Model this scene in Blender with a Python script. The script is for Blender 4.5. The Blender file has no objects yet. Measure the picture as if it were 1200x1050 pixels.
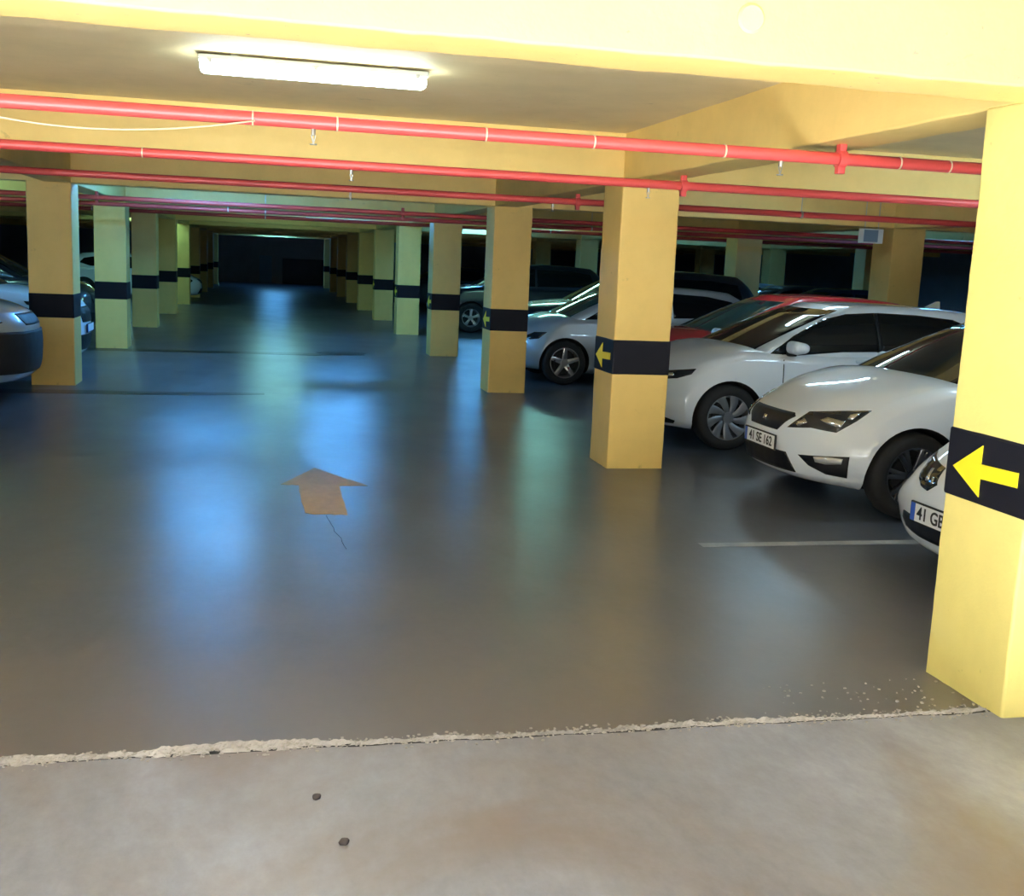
import bpy, bmesh, math, random
from mathutils import Vector, Matrix, noise
from mathutils.bvhtree import BVHTree
PI = math.pi
scn = bpy.context.scene
COL = scn.collection
random.seed(7)

# ------------------------------------------------------------------ materials
def new_mat(name):
    m = bpy.data.materials.new(name); m.use_nodes = True
    nt = m.node_tree; b = nt.nodes['Principled BSDF']
    return m, nt, b

def simple(name, col, rough=.5, metal=0., coat=0., spec=.5, emit=None, es=0.):
    m, nt, b = new_mat(name)
    b.inputs['Base Color'].default_value = (*col, 1)
    b.inputs['Roughness'].default_value = rough
    b.inputs['Metallic'].default_value = metal
    b.inputs['Coat Weight'].default_value = coat
    b.inputs['Coat Roughness'].default_value = .03
    b.inputs['Specular IOR Level'].default_value = spec
    if emit:
        b.inputs['Emission Color'].default_value = (*emit, 1)
        b.inputs['Emission Strength'].default_value = es
    # faint wear so that no surface is perfectly even
    tc = nt.nodes.new('ShaderNodeTexCoord'); n = nt.nodes.new('ShaderNodeTexNoise')
    n.inputs['Scale'].default_value = 9; n.inputs['Detail'].default_value = 3
    nt.links.new(tc.outputs['Object'], n.inputs['Vector'])
    mr = nt.nodes.new('ShaderNodeMapRange')
    mr.inputs['To Min'].default_value = max(0, rough * .9); mr.inputs['To Max'].default_value = min(1, rough * 1.12)
    nt.links.new(n.outputs['Fac'], mr.inputs['Value']); nt.links.new(mr.outputs['Result'], b.inputs['Roughness'])
    return m

def noise_node(nt, vec, scale, detail=6, rough=.6, dist=0.):
    n = nt.nodes.new('ShaderNodeTexNoise')
    n.inputs['Scale'].default_value = scale; n.inputs['Detail'].default_value = detail
    n.inputs['Roughness'].default_value = rough; n.inputs['Distortion'].default_value = dist
    nt.links.new(vec, n.inputs['Vector'])
    return n.outputs['Fac']

def ramp(nt, fac, stops):
    r = nt.nodes.new('ShaderNodeValToRGB')
    while len(r.color_ramp.elements) > 1: r.color_ramp.elements.remove(r.color_ramp.elements[-1])
    for i, (p, c) in enumerate(stops):
        e = r.color_ramp.elements[0] if i == 0 else r.color_ramp.elements.new(p)
        e.position = p; e.color = (*c, 1) if len(c) == 3 else c
    nt.links.new(fac, r.inputs['Fac'])
    return r.outputs['Color']

def mix(nt, fac, a, b, mode='MIX'):
    n = nt.nodes.new('ShaderNodeMix'); n.data_type = 'RGBA'; n.blend_type = mode
    for sock, v in ((n.inputs[0], fac), (n.inputs[6], a), (n.inputs[7], b)):
        if hasattr(v, 'is_linked'): nt.links.new(v, sock)
        elif isinstance(v, (int, float)): sock.default_value = v
        else: sock.default_value = (*v, 1)
    return n.outputs[2]

def bump(nt, b, fac, strength, dist=.01):
    n = nt.nodes.new('ShaderNodeBump'); n.inputs['Strength'].default_value = strength; n.inputs['Distance'].default_value = dist
    nt.links.new(fac, n.inputs['Height']); nt.links.new(n.outputs['Normal'], b.inputs['Normal'])

def g3(v): return (v, v, v)

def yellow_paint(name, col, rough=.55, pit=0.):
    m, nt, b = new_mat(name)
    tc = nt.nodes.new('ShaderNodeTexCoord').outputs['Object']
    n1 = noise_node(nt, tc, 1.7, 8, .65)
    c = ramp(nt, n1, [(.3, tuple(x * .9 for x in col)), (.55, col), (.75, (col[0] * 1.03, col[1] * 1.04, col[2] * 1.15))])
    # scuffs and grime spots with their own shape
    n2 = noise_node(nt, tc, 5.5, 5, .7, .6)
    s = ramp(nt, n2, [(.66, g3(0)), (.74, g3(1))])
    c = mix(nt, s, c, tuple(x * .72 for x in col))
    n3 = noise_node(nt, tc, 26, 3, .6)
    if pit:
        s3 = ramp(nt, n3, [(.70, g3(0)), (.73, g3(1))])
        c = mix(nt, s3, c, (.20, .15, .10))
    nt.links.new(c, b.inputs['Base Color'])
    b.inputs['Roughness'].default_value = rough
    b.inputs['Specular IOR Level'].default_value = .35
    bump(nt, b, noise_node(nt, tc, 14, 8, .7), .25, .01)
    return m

def floor_mat(name, stops, r0, r1, spec=.5, dust=None, bs=.12):
    m, nt, b = new_mat(name)
    tc = nt.nodes.new('ShaderNodeTexCoord').outputs['Object']
    mp = nt.nodes.new('ShaderNodeMapping'); mp.inputs['Scale'].default_value = (1, .55, 1)
    nt.links.new(tc, mp.inputs['Vector']); v = mp.outputs['Vector']
    c = ramp(nt, noise_node(nt, v, .9, 9, .62, .4), stops)
    fine = noise_node(nt, v, 17, 6, .75)
    c = mix(nt, .35, c, ramp(nt, fine, [(.3, g3(.35)), (.7, g3(.72))]), 'OVERLAY')
    if dust:
        d = ramp(nt, noise_node(nt, v, .55, 6, .6, .8), [(.44, g3(0)), (.62, g3(1))])
        c = mix(nt, d, c, dust)
    nt.links.new(c, b.inputs['Base Color'])
    # trowel and tyre arcs: fine streaks in the gloss
    rr = nt.nodes.new('ShaderNodeMapRange'); rr.inputs['To Min'].default_value = r0; rr.inputs['To Max'].default_value = r1
    rr.inputs['From Min'].default_value = .3; rr.inputs['From Max'].default_value = .7
    nt.links.new(noise_node(nt, v, 1.6, 5, .5), rr.inputs['Value'])
    nt.links.new(rr.outputs['Result'], b.inputs['Roughness'])
    b.inputs['Specular IOR Level'].default_value = spec
    bump(nt, b, noise_node(nt, tc, 9, 9, .75), bs, .01)
    return m

YEL = (.80, .55, .17)
M = {}
M['yellow'] = yellow_paint('yellow pillar paint', YEL)
M['yellow_sunlit'] = yellow_paint('pillar paint with sun glare', (.92, .77, .25))  # same pillar paint, lightened to put overexposed sunlight into its colour
M['beam'] = yellow_paint('yellow beam paint', (.84, .60, .20))
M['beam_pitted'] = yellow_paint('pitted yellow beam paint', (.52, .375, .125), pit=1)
M['ceiling'] = yellow_paint('tan ceiling paint', (.76, .61, .34), .7)
M['band'] = simple('black band paint', (.006, .006, .010), .6, spec=.15)
M['arrow'] = simple('yellow arrow paint', (.92, .74, .02), .5)
M['floor_arrow'] = floor_mat('worn floor arrow paint', [(.3, (.22, .15, .075)), (.7, (.42, .27, .09))], .45, .6, .35)
M['line'] = floor_mat('worn white line paint', [(.3, (.16, .17, .18)), (.6, (.40, .41, .42))], .35, .5)
M['floor'] = floor_mat('polished concrete', [(.28, (.050, .056, .068)), (.5, (.068, .076, .092)), (.75, (.095, .104, .124))], .285, .34, .6, None, .05)
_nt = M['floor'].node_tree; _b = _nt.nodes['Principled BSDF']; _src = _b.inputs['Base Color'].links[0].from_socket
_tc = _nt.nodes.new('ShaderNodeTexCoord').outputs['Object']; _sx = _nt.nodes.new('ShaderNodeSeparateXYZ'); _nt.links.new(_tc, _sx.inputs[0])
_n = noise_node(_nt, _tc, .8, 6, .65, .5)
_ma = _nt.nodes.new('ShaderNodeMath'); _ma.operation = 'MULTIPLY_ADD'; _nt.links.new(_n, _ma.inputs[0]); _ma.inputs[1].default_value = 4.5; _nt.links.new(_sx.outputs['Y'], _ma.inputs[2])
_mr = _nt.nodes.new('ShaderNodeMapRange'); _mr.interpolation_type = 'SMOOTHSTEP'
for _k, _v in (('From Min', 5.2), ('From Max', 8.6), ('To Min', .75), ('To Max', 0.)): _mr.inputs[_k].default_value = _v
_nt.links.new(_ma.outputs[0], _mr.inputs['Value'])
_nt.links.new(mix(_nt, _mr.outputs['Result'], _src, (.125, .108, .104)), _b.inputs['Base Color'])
M['apron'] = floor_mat('dusty entrance concrete', [(.25, (.15, .152, .178)), (.5, (.215, .222, .26)), (.72, (.35, .365, .43))], .34, .5, .5, (.175, .135, .115))
M['joint'] = floor_mat('crumbled joint concrete', [(.3, (.16, .15, .14)), (.5, (.40, .38, .37)), (.7, (.60, .58, .57))], .8, .95, .2)
M['dark_joint'] = simple('dark joint sealant', (.02, .02, .022), .8)
M['wall'] = yellow_paint('dim wall paint', (.40, .40, .43), .8)
M['pipe'] = simple('red pipe paint', (.50, .055, .05), .4)
M['pipe_metal'] = simple('steel', (.5, .5, .48), .35, .9)
M['ceiling_dark'] = yellow_paint('dark unseen ceiling', (.20, .20, .20), .85)  # unseen ceiling over the entrance, made dark to cut bounce on the floor
M['pale'] = floor_mat('pale bounce concrete', [(.3, (.50, .49, .48)), (.7, (.60, .59, .57))], .4, .55, .4)  # pale so that the unseen strip by the entrance bounces more sun
M['wet'] = simple('wet dark patch', (.010, .011, .013), .3, spec=.3)
M['cable'] = simple('white cable', (.75, .66, .45), .5)
M['outside'] = floor_mat('dark outdoor asphalt', [(.3, (.10, .10, .10)), (.7, (.14, .14, .14))], .8, .95, .2)  # asphalt outside, kept dark to limit the light reaching deep inside
M['white_car'] = simple('white car paint', (.80, .86, .94), .36, 0, 1.)
M['silver_car'] = simple('silver car paint', (.42, .47, .52), .36, .35, 1.)
M['red_car'] = simple('red car paint', (.50, .012, .025), .36, 0, 1.)
M['dark_car'] = simple('dark blue car paint', (.008, .011, .022), .36, .1, 1.)
M['grey_car'] = simple('grey car paint', (.10, .12, .15), .36, .4, 1.)
M['glass'] = simple('dark tinted glass', (.004, .006, .009), .03, spec=.3)
M['teal_glass'] = simple('green tinted windscreen', (.02, .055, .055), .03, spec=.45)
M['black'] = simple('black plastic', (.008, .008, .010), .5, spec=.25)
M['trim'] = simple('matt black trim', (.012, .012, .013), .7)
M['tyre'] = simple('tyre rubber', (.007, .007, .008), .8)
M['alloy'] = simple('alloy wheel', (.55, .56, .58), .28, .9)
M['dark_alloy'] = simple('dark alloy wheel', (.10, .10, .11), .3, .9)
M['grey_cap'] = simple('grey wheel cover', (.20, .22, .25), .35, .6)
M['chrome'] = simple('chrome', (.8, .8, .8), .12, 1.)
M['lens'] = simple('headlamp lens', (.018, .020, .024), .08, spec=.4)
M['lamp_inner'] = simple('headlamp reflector', (.75, .78, .82), .15, .9)
M['fog'] = simple('fog lamp glass', (.8, .82, .86), .12, .6, 1.)
M['plate'] = simple('number plate white', (.82, .84, .86), .4)
M['plate_blue'] = simple('number plate blue', (.02, .08, .42), .4)
M['ink'] = simple('number plate ink', (.01, .01, .012), .5)
M['housing'] = simple('lamp housing plastic', (.55, .57, .52), .45)
M['sign_front'] = simple('sign face blue grey', (.16, .24, .33), .4)
M['sign_side'] = simple('sign case white', (.7, .75, .75), .4)
M['stone'] = simple('dark pebble', (.05, .04, .04), .8)
M['dirt'] = simple('loose grit', (.34, .32, .30), .9)
M['door_blue'] = simple('pale blue door paint', (.25, .36, .48), .5)
M['door_dark'] = simple('dark shutter paint', (.03, .04, .09), .5)

# ------------------------------------------------------------------ helpers
def link(name, bm, mats, parent=None, smooth=False, loc=None):
    me = bpy.data.meshes.new(name)
    if not isinstance(mats, (list, tuple)): mats = [mats]
    bmesh.ops.recalc_face_normals(bm, faces=bm.faces)
    if smooth:
        for f in bm.faces: f.smooth = True
    bm.to_mesh(me); bm.free()
    for m in mats: me.materials.append(m)
    if smooth and smooth is not True:
        me.set_sharp_from_angle(angle=smooth)
    o = bpy.data.objects.new(name, me); COL.objects.link(o)
    if parent: o.parent = parent
    if loc: o.location = loc
    return o

def tag(o, label, cat, group=None):
    o['label'] = label; o['category'] = cat
    if group: o['group'] = group
    return o

def thing(name, label, cat, loc=(0, 0, 0), rotz=0, group=None):
    o = bpy.data.objects.new(name, None); COL.objects.link(o)
    o.empty_display_size = .1
    o.location = loc; o.rotation_euler = (0, 0, rotz)
    return tag(o, label, cat, group)

def struct(name, bm, mats, smooth=False):
    o = link(name, bm, mats, None, smooth); o['kind'] = 'structure'
    return o

def box(bm, x0, x1, y0, y1, z0, z1, bev=0., seg=2):
    r = bmesh.ops.create_cube(bm, size=1)
    for v in r['verts']:
        v.co = Vector((x0 + (v.co.x + .5) * (x1 - x0), y0 + (v.co.y + .5) * (y1 - y0), z0 + (v.co.z + .5) * (z1 - z0)))
    if bev:
        es = list({e for v in r['verts'] for e in v.link_edges})
        bmesh.ops.bevel(bm, geom=es, offset=bev, segments=seg, profile=.5, affect='EDGES')

def tube(bm, p0, p1, r, n=14, r1=None, caps=True):
    p0 = Vector(p0); p1 = Vector(p1); d = p1 - p0; L = d.length
    mat = Matrix.Translation((p0 + p1) / 2) @ d.to_track_quat('Z', 'Y').to_matrix().to_4x4()
    bmesh.ops.create_cone(bm, cap_ends=caps, segments=n, radius1=r, radius2=r if r1 is None else r1, depth=L, matrix=mat)

def path_tube(bm, pts, r, n=8):
    pts = [Vector(p) for p in pts]; rings = []
    for i, p in enumerate(pts):
        t = (pts[min(i + 1, len(pts) - 1)] - pts[max(i - 1, 0)]).normalized()
        a = t.cross(Vector((0, 0, 1))); a = a.normalized() if a.length > 1e-4 else Vector((1, 0, 0)); b = t.cross(a)
        rings.append([bm.verts.new(p + r * (math.cos(k * 2 * PI / n) * a + math.sin(k * 2 * PI / n) * b)) for k in range(n)])
    for A, B in zip(rings, rings[1:]):
        for k in range(n): bm.faces.new((A[k], A[(k + 1) % n], B[(k + 1) % n], B[k]))
    bm.faces.new(rings[0]); bm.faces.new(rings[-1])

def lathe_y(bm, prof, n=40, cx=0, cz=0):
    """prof: list of (radius, y); revolved about the y axis."""
    rings = []
    for r, y in prof:
        rings.append([bm.verts.new((cx + r * math.cos(k * 2 * PI / n), y, cz + r * math.sin(k * 2 * PI / n))) for k in range(n)])
    for A, B in zip(rings, rings[1:]):
        for k in range(n): bm.faces.new((A[k], A[(k + 1) % n], B[(k + 1) % n], B[k]))
    return rings

def prism(bm, poly, f0, f1):
    """poly of 2D points; f0/f1 map a 2D point to the two faces."""
    A = [bm.verts.new(f0(*p)) for p in poly]; B = [bm.verts.new(f1(*p)) for p in poly]
    n = len(poly)
    bm.faces.new(A); bm.faces.new(B)
    for i in range(n): bm.faces.new((A[i], A[(i + 1) % n], B[(i + 1) % n], B[i]))

def pchip(pts):
    xs = [p[0] for p in pts]; ys = [p[1] for p in pts]; n = len(xs)
    if n == 1: return lambda x: ys[0]
    d = [(ys[i + 1] - ys[i]) / (xs[i + 1] - xs[i]) for i in range(n - 1)]
    m = [d[0]] + [0 if d[i - 1] * d[i] <= 0 else 2 * d[i - 1] * d[i] / (d[i - 1] + d[i]) for i in range(1, n - 1)] + [d[-1]]
    def f(x):
        if x <= xs[0]: return ys[0]
        if x >= xs[-1]: return ys[-1]
        i = 0
        while x > xs[i + 1]: i += 1
        h = xs[i + 1] - xs[i]; t = (x - xs[i]) / h
        return ((2 * t ** 3 - 3 * t * t + 1) * ys[i] + (t ** 3 - 2 * t * t + t) * h * m[i]
                + (-2 * t ** 3 + 3 * t * t) * ys[i + 1] + (t ** 3 - t * t) * h * m[i + 1])
    return f

def spaced(a, b, n, r):
    core = [a + r + (b - a - 2 * r) * i / n for i in range(n + 1)]
    return [a, a + .25 * r, a + .55 * r, a + .8 * r] + core + [b - .8 * r, b - .55 * r, b - .25 * r, b]

def rbox(bm, L, W, H, nx, ny, nz, r, fn):
    """surface grid of a rounded box X[0,L] Y[-W/2,W/2] Z[0,H], every vertex mapped by fn."""
    X = spaced(0, L, nx, r); Y = spaced(-W / 2, W / 2, ny, r); Z = spaced(0, H, nz, r)
    nX, nY, nZ = len(X), len(Y), len(Z); V = {}
    def vert(i, j, k):
        if (i, j, k) not in V:
            p = Vector((X[i], Y[j], Z[k]))
            q = Vector((min(max(p.x, r), L - r), min(max(p.y, -W / 2 + r), W / 2 - r), min(max(p.z, r), H - r)))
            d = p - q
            if d.length > 1e-9: p = q + d.normalized() * r
            V[(i, j, k)] = bm.verts.new(fn(p))
        return V[(i, j, k)]
    for i in range(nX - 1):
        for j in range(nY - 1):
            for k in (0, nZ - 1): bm.faces.new((vert(i, j, k), vert(i + 1, j, k), vert(i + 1, j + 1, k), vert(i, j + 1, k)))
    for i in range(nX - 1):
        for k in range(nZ - 1):
            for j in (0, nY - 1): bm.faces.new((vert(i, j, k), vert(i + 1, j, k), vert(i + 1, j, k + 1), vert(i, j, k + 1)))
    for j in range(nY - 1):
        for k in range(nZ - 1):
            for i in (0, nX - 1): bm.faces.new((vert(i, j, k), vert(i, j + 1, k), vert(i, j + 1, k + 1), vert(i, j, k + 1)))

# ------------------------------------------------------------------ layout (metres; x across the lane, y into the garage)
Y0, BAY = 3.567, 5.2
PX, PY = .495, .518
BW = .31                          # beams are narrower than the pillars
XR, XL = 2.835, -2.214            # lane-side faces of the two pillar lines
ZB, ZC = 2.376, 2.75              # beam soffit, ceiling
XW0, XW1, YEND, YFRONT = -13.9, 19.5, 61.0, -1.633
def rowy(i): return Y0 + BAY * i

# camera
cam = bpy.data.cameras.new('camera'); co = bpy.data.objects.new('camera', cam); COL.objects.link(co)
cR = Vector((0.9755232, -0.21557696, 0.04337128)); cU = Vector((-0.00576559, 0.17209178, 0.98506405)); cF = Vector((0.21982095, 0.96120289, -0.1666366))
mw = Matrix.Identity(4)
for i in range(3): mw[i][0], mw[i][1], mw[i][2] = cR[i], cU[i], -cF[i]
mw.translation = Vector((0, 0, 1.691))
co.matrix_world = mw
cam.sensor_fit = 'HORIZONTAL'; cam.sensor_width = 36; cam.lens = 1289.62 * 36 / 1200; cam.clip_start = .02; cam.clip_end = 300
scn.camera = co

# ------------------------------------------------------------------ room shell
def grid_plane(bm, xs, ys, z, jitter=None):
    V = [[bm.verts.new((x, y, z + (jitter(x, y) if jitter else 0))) for x in xs] for y in ys]
    for j in range(len(ys) - 1):
        for i in range(len(xs) - 1): bm.faces.new((V[j][i], V[j][i + 1], V[j + 1][i + 1], V[j + 1][i]))

JY = Y0 + .07      # joint between entrance slab and polished floor
bm = bmesh.new(); box(bm, XW0, XW1, JY, YEND, -.15, 0); struct('floor', bm, M['floor'])
bm = bmesh.new(); box(bm, XW0, XW1, 2.1, JY, -.15, .004); struct('floor_entrance', bm, M['apron'])
bm = bmesh.new(); box(bm, XW0, XW1, YFRONT, 2.1, -.15, .004); struct('floor_bounce_strip', bm, M['pale'])  # unseen strip added to reflect sun on to the near pillar
bm = bmesh.new(); box(bm, -40, 40, -30, YFRONT, -.15, 0); struct('ground_outside', bm, M['outside'])
bm = bmesh.new(); box(bm, XW0, XW1, Y0 + .1, YEND, ZC, ZC + .25); struct('ceiling', bm, M['ceiling'])
bm = bmesh.new(); box(bm, XW0, XW1, YFRONT, Y0 + .1, ZC, ZC + .25); struct('ceiling_entrance', bm, M['ceiling_dark'])
bm = bmesh.new(); box(bm, XW0 - .2, XW0, YFRONT, YEND, 0, ZC); struct('wall_left', bm, M['wall'])
bm = bmesh.new(); box(bm, XW1, XW1 + .2, YFRONT, YEND, 0, ZC); struct('wall_right', bm, M['wall'])
bm = bmesh.new(); box(bm, XW0, XW1, YEND, YEND + .2, 0, ZC); struct('wall_back', bm, M['wall'])
OX0, OX1 = -5.6, 2.7               # the entrance opening behind the camera
bm = bmesh.new(); box(bm, XW0, OX0, YFRONT - .2, YFRONT, 0, ZC); box(bm, OX1, XW1, YFRONT - .2, YFRONT, 0, ZC)
struct('wall_front', bm, M['wall'])

# crumbled strip along the joint: a broken lip of mortar with an open crack in front of it
def joint_y(x): return JY + .022 * noise.noise(Vector((x * .8, 9.1, 0))) + .012 * noise.noise(Vector((x * 7, 2.2, 0)))
bm = bmesh.new()
prev = None
for i in range(1001):
    x = -4 + i * .008
    w = .030 + .030 * noise.noise(Vector((x * 2.3, 1.7, 0))) + .018 * noise.noise(Vector((x * 14, 4.2, 0)))
    w = max(.006, w * (1.25 if x < .2 else .8)); cy = joint_y(x) + w * .6
    ring = []
    for k in range(11):
        t = k / 10 * 2 - 1
        h = .004 + .012 * noise.noise(Vector((x * 22, t * 2.5, 5))) + .010 * noise.noise(Vector((x * 60, t * 7, 3)))
        ring.append(bm.verts.new((x, cy + t * w + .005 * noise.noise(Vector((x * 50, t * 4, 8))), max(-.006, .003 + (1 - t ** 4) * h) if 0 < k < 10 else -.012)))
    if prev:
        for k in range(10): bm.faces.new((prev[k], ring[k], ring[k + 1], prev[k + 1]))
    prev = ring
struct('trim_1', bm, M['joint'])
bm = bmesh.new(); prev = None
for i in range(801):
    x = -4 + i * .01
    w = max(.0015, .007 + .008 * noise.noise(Vector((x * 3.1, 7.7, 0))) + .004 * noise.noise(Vector((x * 18, 3, 1)))); y = joint_y(x) - .004
    a, b = bm.verts.new((x, y - w, .0046)), bm.verts.new((x, y + w, .0046)); c_ = bm.verts.new((x, y + w, -.02)); d_ = bm.verts.new((x, y - w, -.02))
    if prev:
        for k in range(4): bm.faces.new((prev[k], (a, b, c_, d_)[k], (a, b, c_, d_)[(k + 1) % 4], prev[(k + 1) % 4]))
    prev = (a, b, c_, d_)
struct('trim_4', bm, M['dark_joint'])
bm = bmesh.new()
for i in range(1300):
    x = random.uniform(-1.4, 2.95); y = joint_y(x) + .01 + random.gauss(.0, .022 if x < 1.5 else .03)
    if x > 2.0 and random.random() < .2: y = joint_y(x) + random.uniform(-.05, .38)
    if x > 2.82 and y > Y0 - .02: continue
    s = random.uniform(.0015, .0065) * (1.3 if random.random() < .1 else 1)
    r = bmesh.ops.create_icosphere(bm, subdivisions=1, radius=s)
    kx, ky = random.uniform(.7, 1.6), random.uniform(.7, 1.3)
    for v in r['verts']: v.co = Vector((v.co.x * kx, v.co.y * ky, v.co.z * .7)) + Vector((x, y, .004 + s * .5))
o = link('grit', bm, M['dirt']); o['kind'] = 'stuff'; tag(o, 'loose concrete grit scattered along the crumbled floor joint', 'grit')
# sealed cross joints farther in
for n, (ya, yb, xe) in enumerate(((13.20, 13.52, .15), (18.75, 19.15, 1.9))):
    top = [(XW0 + .1 + k * .12, yb + .05 * noise.noise(Vector((k * .3, n, 2)))) for k in range(int((xe - XW0 - .1) / .12))]
    lo = [(x, ya + .06 * noise.noise(Vector((x * 2, n, 6)))) for x, y in top]
    m = len(top); lo = [(x, min(b - .02, a + (b - a) * .7 * max(0, (k - m + 8) / 8))) for k, ((x, a), (x2, b)) in enumerate(zip(lo, top))]
    bm = bmesh.new()
    A = [(bm.verts.new((x, y, .0015)), bm.verts.new((x2, y2, .0015)), bm.verts.new((x2, y2, -.01)), bm.verts.new((x, y, -.01))) for (x, y), (x2, y2) in zip(lo, top)]
    for P_, Q_ in zip(A, A[1:]):
        for k in range(4): bm.faces.new((P_[k], P_[(k + 1) % 4], Q_[(k + 1) % 4], Q_[k]))
    bm.faces.new(A[0]); bm.faces.new(A[-1])
    struct('trim_%d' % (n + 2), bm, M['wet'])

# beams
def rough_box(bm, x0, x1, y0, y1, z0, z1, step, amp, seed):
    nx = max(1, int((x1 - x0) / step)); ny = max(1, int((y1 - y0) / step)); nz = max(1, int((z1 - z0) / step))
    n0 = len(bm.verts)
    r = .012
    def fn(p):
        q = p + Vector((x0, y0 + (y1 - y0) / 2, z0))
        d = Vector((noise.noise(q * 3.1 + Vector((seed, 0, 0))), noise.noise(q * 2.7 + Vector((0, seed, 7))), noise.noise(q * 3.7 + Vector((3, 9, seed)))))
        d2 = Vector((noise.noise(q * 17 + Vector((seed, 0, 0))), noise.noise(q * 19 + Vector((0, seed, 7))), noise.noise(q * 18 + Vector((3, 9, seed)))))
        return q + d * amp + d2 * amp * .5
    rbox(bm, x1 - x0, y1 - y0, z1 - z0, nx, ny, nz, r, fn)

for i in range(-1, 11):
    bm = bmesh.new()
    if i in (0, 1): rough_box(bm, XW0 if i else -6, XW1 if i else 7, rowy(i), rowy(i) + BW, ZB, ZC + .02, .06 if i == 0 else .12, .005 if i == 0 else .003, i * 7.3)
    else: box(bm, XW0, XW1, rowy(i), rowy(i) + BW, ZB, ZC + .02, .012)
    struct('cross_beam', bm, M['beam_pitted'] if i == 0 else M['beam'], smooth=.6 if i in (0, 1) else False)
LINES = [-13.9 + .02, XL - PX - 5.6, XL - PX, XR, XR + 5.62, XR + 11.24]
for xi in range(1, 6):
    for i in range(-1, 10):
        bm = bmesh.new(); x = LINES[xi] + (PX - BW if xi < 3 else 0)
        if xi == 3 and i == 0: rough_box(bm, x, x + BW, rowy(i) + BW - .01, rowy(i + 1) + .01, ZB, ZC + .02, .08, .004, 2.2)
        else: box(bm, x, x + BW, rowy(i) + BW - .01, rowy(i + 1) + .01, ZB, ZC + .02, .012)
        struct('lengthwise_beam', bm, M['beam'], smooth=.6 if (xi == 3 and i == 0) else False)

# ------------------------------------------------------------------ pillars
ARROW = [(.470, .929), (.285, 1.044), (.288, .967), (.060, .975), (.060, .917), (.285, .908), (.282, .832)]   # (distance from front edge, z)
def pillar(x, y, label, seed, lane=None, detail=False, group=None):
    t = thing('pillar', label, 'pillar', (x, y, 0), 0, group); t['kind'] = 'thing'
    bm = bmesh.new()
    if detail: rough_box(bm, 0, PX, 0, PY, -.02, ZB + .01, .06, .005, seed)
    else: box(bm, 0, PX, 0, PY, -.01, ZB + .01, .012)
    link('shaft', bm, M['yellow_sunlit'] if seed == .5 else M['yellow'], t, smooth=.6 if detail else False)
    bm = bmesh.new(); e = .006 if detail else .003
    box(bm, -e, PX + e, -e, PY + e, .80, 1.09, .012)
    link('painted_band', bm, M['band'], t)
    if lane:
        bm = bmesh.new(); xx = -e if lane > 0 else PX + e; s = -1 if lane > 0 else 1
        pts = [(a + .004 * noise.noise(Vector((a * 30, z * 30, seed))), z) for a, z in ARROW]
        prism(bm, pts, lambda a, z: (xx - s * .003, a, z), lambda a, z: (xx + s * .003, a, z))
        link('painted_arrow', bm, M['arrow'], t)
    return t

ORD = ['first', 'second', 'third', 'fourth', 'fifth', 'sixth', 'seventh', 'eighth', 'ninth', 'tenth', 'eleventh']
RLAB = {0: 'big sunlit yellow pillar with black band and yellow arrow beside the cracked entrance joint',
        1: 'yellow pillar with small yellow arrow on its black band, standing between the parked white cars',
        2: 'dull yellow pillar with black band in front of the small silver car',
        3: 'olive yellow pillar with black band beside the dark car wheel, right of the lane',
        4: 'greenish yellow pillar with black band, just past the olive one right of the lane'}
for i in range(0, 11):
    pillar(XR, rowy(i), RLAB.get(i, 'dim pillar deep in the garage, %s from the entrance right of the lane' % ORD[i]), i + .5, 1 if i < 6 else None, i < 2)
LLAB = {1: 'yellow pillar with black band nearest the entrance on the left of the lane',
        2: 'brownish yellow pillar with black band on the left beside the silver car nose',
        3: 'bright lime green lit pillar with black band, left of the lane',
        4: 'dark unlit pillar right behind the lime green lit pillar on the left'}
for i in range(1, 11):
    pillar(XL - PX, rowy(i), LLAB.get(i, 'dim pillar deep in the garage, %s from the entrance left of the lane' % ORD[i]), i + 20.5, None, False)
for i in range(1, 8):
    pillar(LINES[4], rowy(i), {2: 'wide yellow pillar behind the roof of the white hatchback, under the small hanging sign',
                               3: 'dull yellow pillar behind the red car roof'}.get(i, 'dim pillar in the row behind the right-hand cars, %s from the entrance' % ORD[i]), i + 40.5)
for i in range(2, 8):
    pillar(LINES[5], rowy(i), 'dim pillar in the far right row behind two lines of cars, %s from entrance' % ORD[i], i + 60.5)
for i in range(2, 6):
    pillar(LINES[1], rowy(i), 'dark pillar in the row behind the left-hand cars, %s from the entrance' % ORD[i], i + 80.5)

# ------------------------------------------------------------------ floor paint
def flat_patch(name, poly, mat, z0=-.001, z1=.002):
    bm = bmesh.new(); prism(bm, poly, lambda x, y: (x, y, z0), lambda x, y: (x, y, z1)); return link(name, bm, mat)
FA = [(.395, 8.76), (.12, 8.12), (.250, 8.10), (.265, 7.18), (.400, 7.15), (.540, 7.14), (.545, 8.06), (.76, 8.06)]
fa2 = []
for k in range(len(FA)):
    a = Vector(FA[k]); b = Vector(FA[(k + 1) % len(FA)])
    for s in range(8):
        p = a.lerp(b, s / 8); fa2.append((p.x + .012 * noise.noise(Vector((p.x * 20, p.y * 20, 1))), p.y + .02 * noise.noise(Vector((p.x * 20, p.y * 20, 8)))))
tag(flat_patch('floor_arrow', fa2, M['floor_arrow']), 'worn ochre arrow painted on the lane floor pointing into the garage', 'arrow marking')
tag(flat_patch('parking_line', [(2.66, 6.20), (8.0, 6.20), (8.0, 6.29), (2.66, 6.29)], M['line']), 'faded white line on the floor between the near white cars', 'parking line')
tag(flat_patch('parking_line', [(3.6, 11.72), (8.0, 11.72), (8.0, 11.81), (3.6, 11.81)], M['line']), 'faded white floor line between the white hatchback and the red car', 'parking line')

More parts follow.
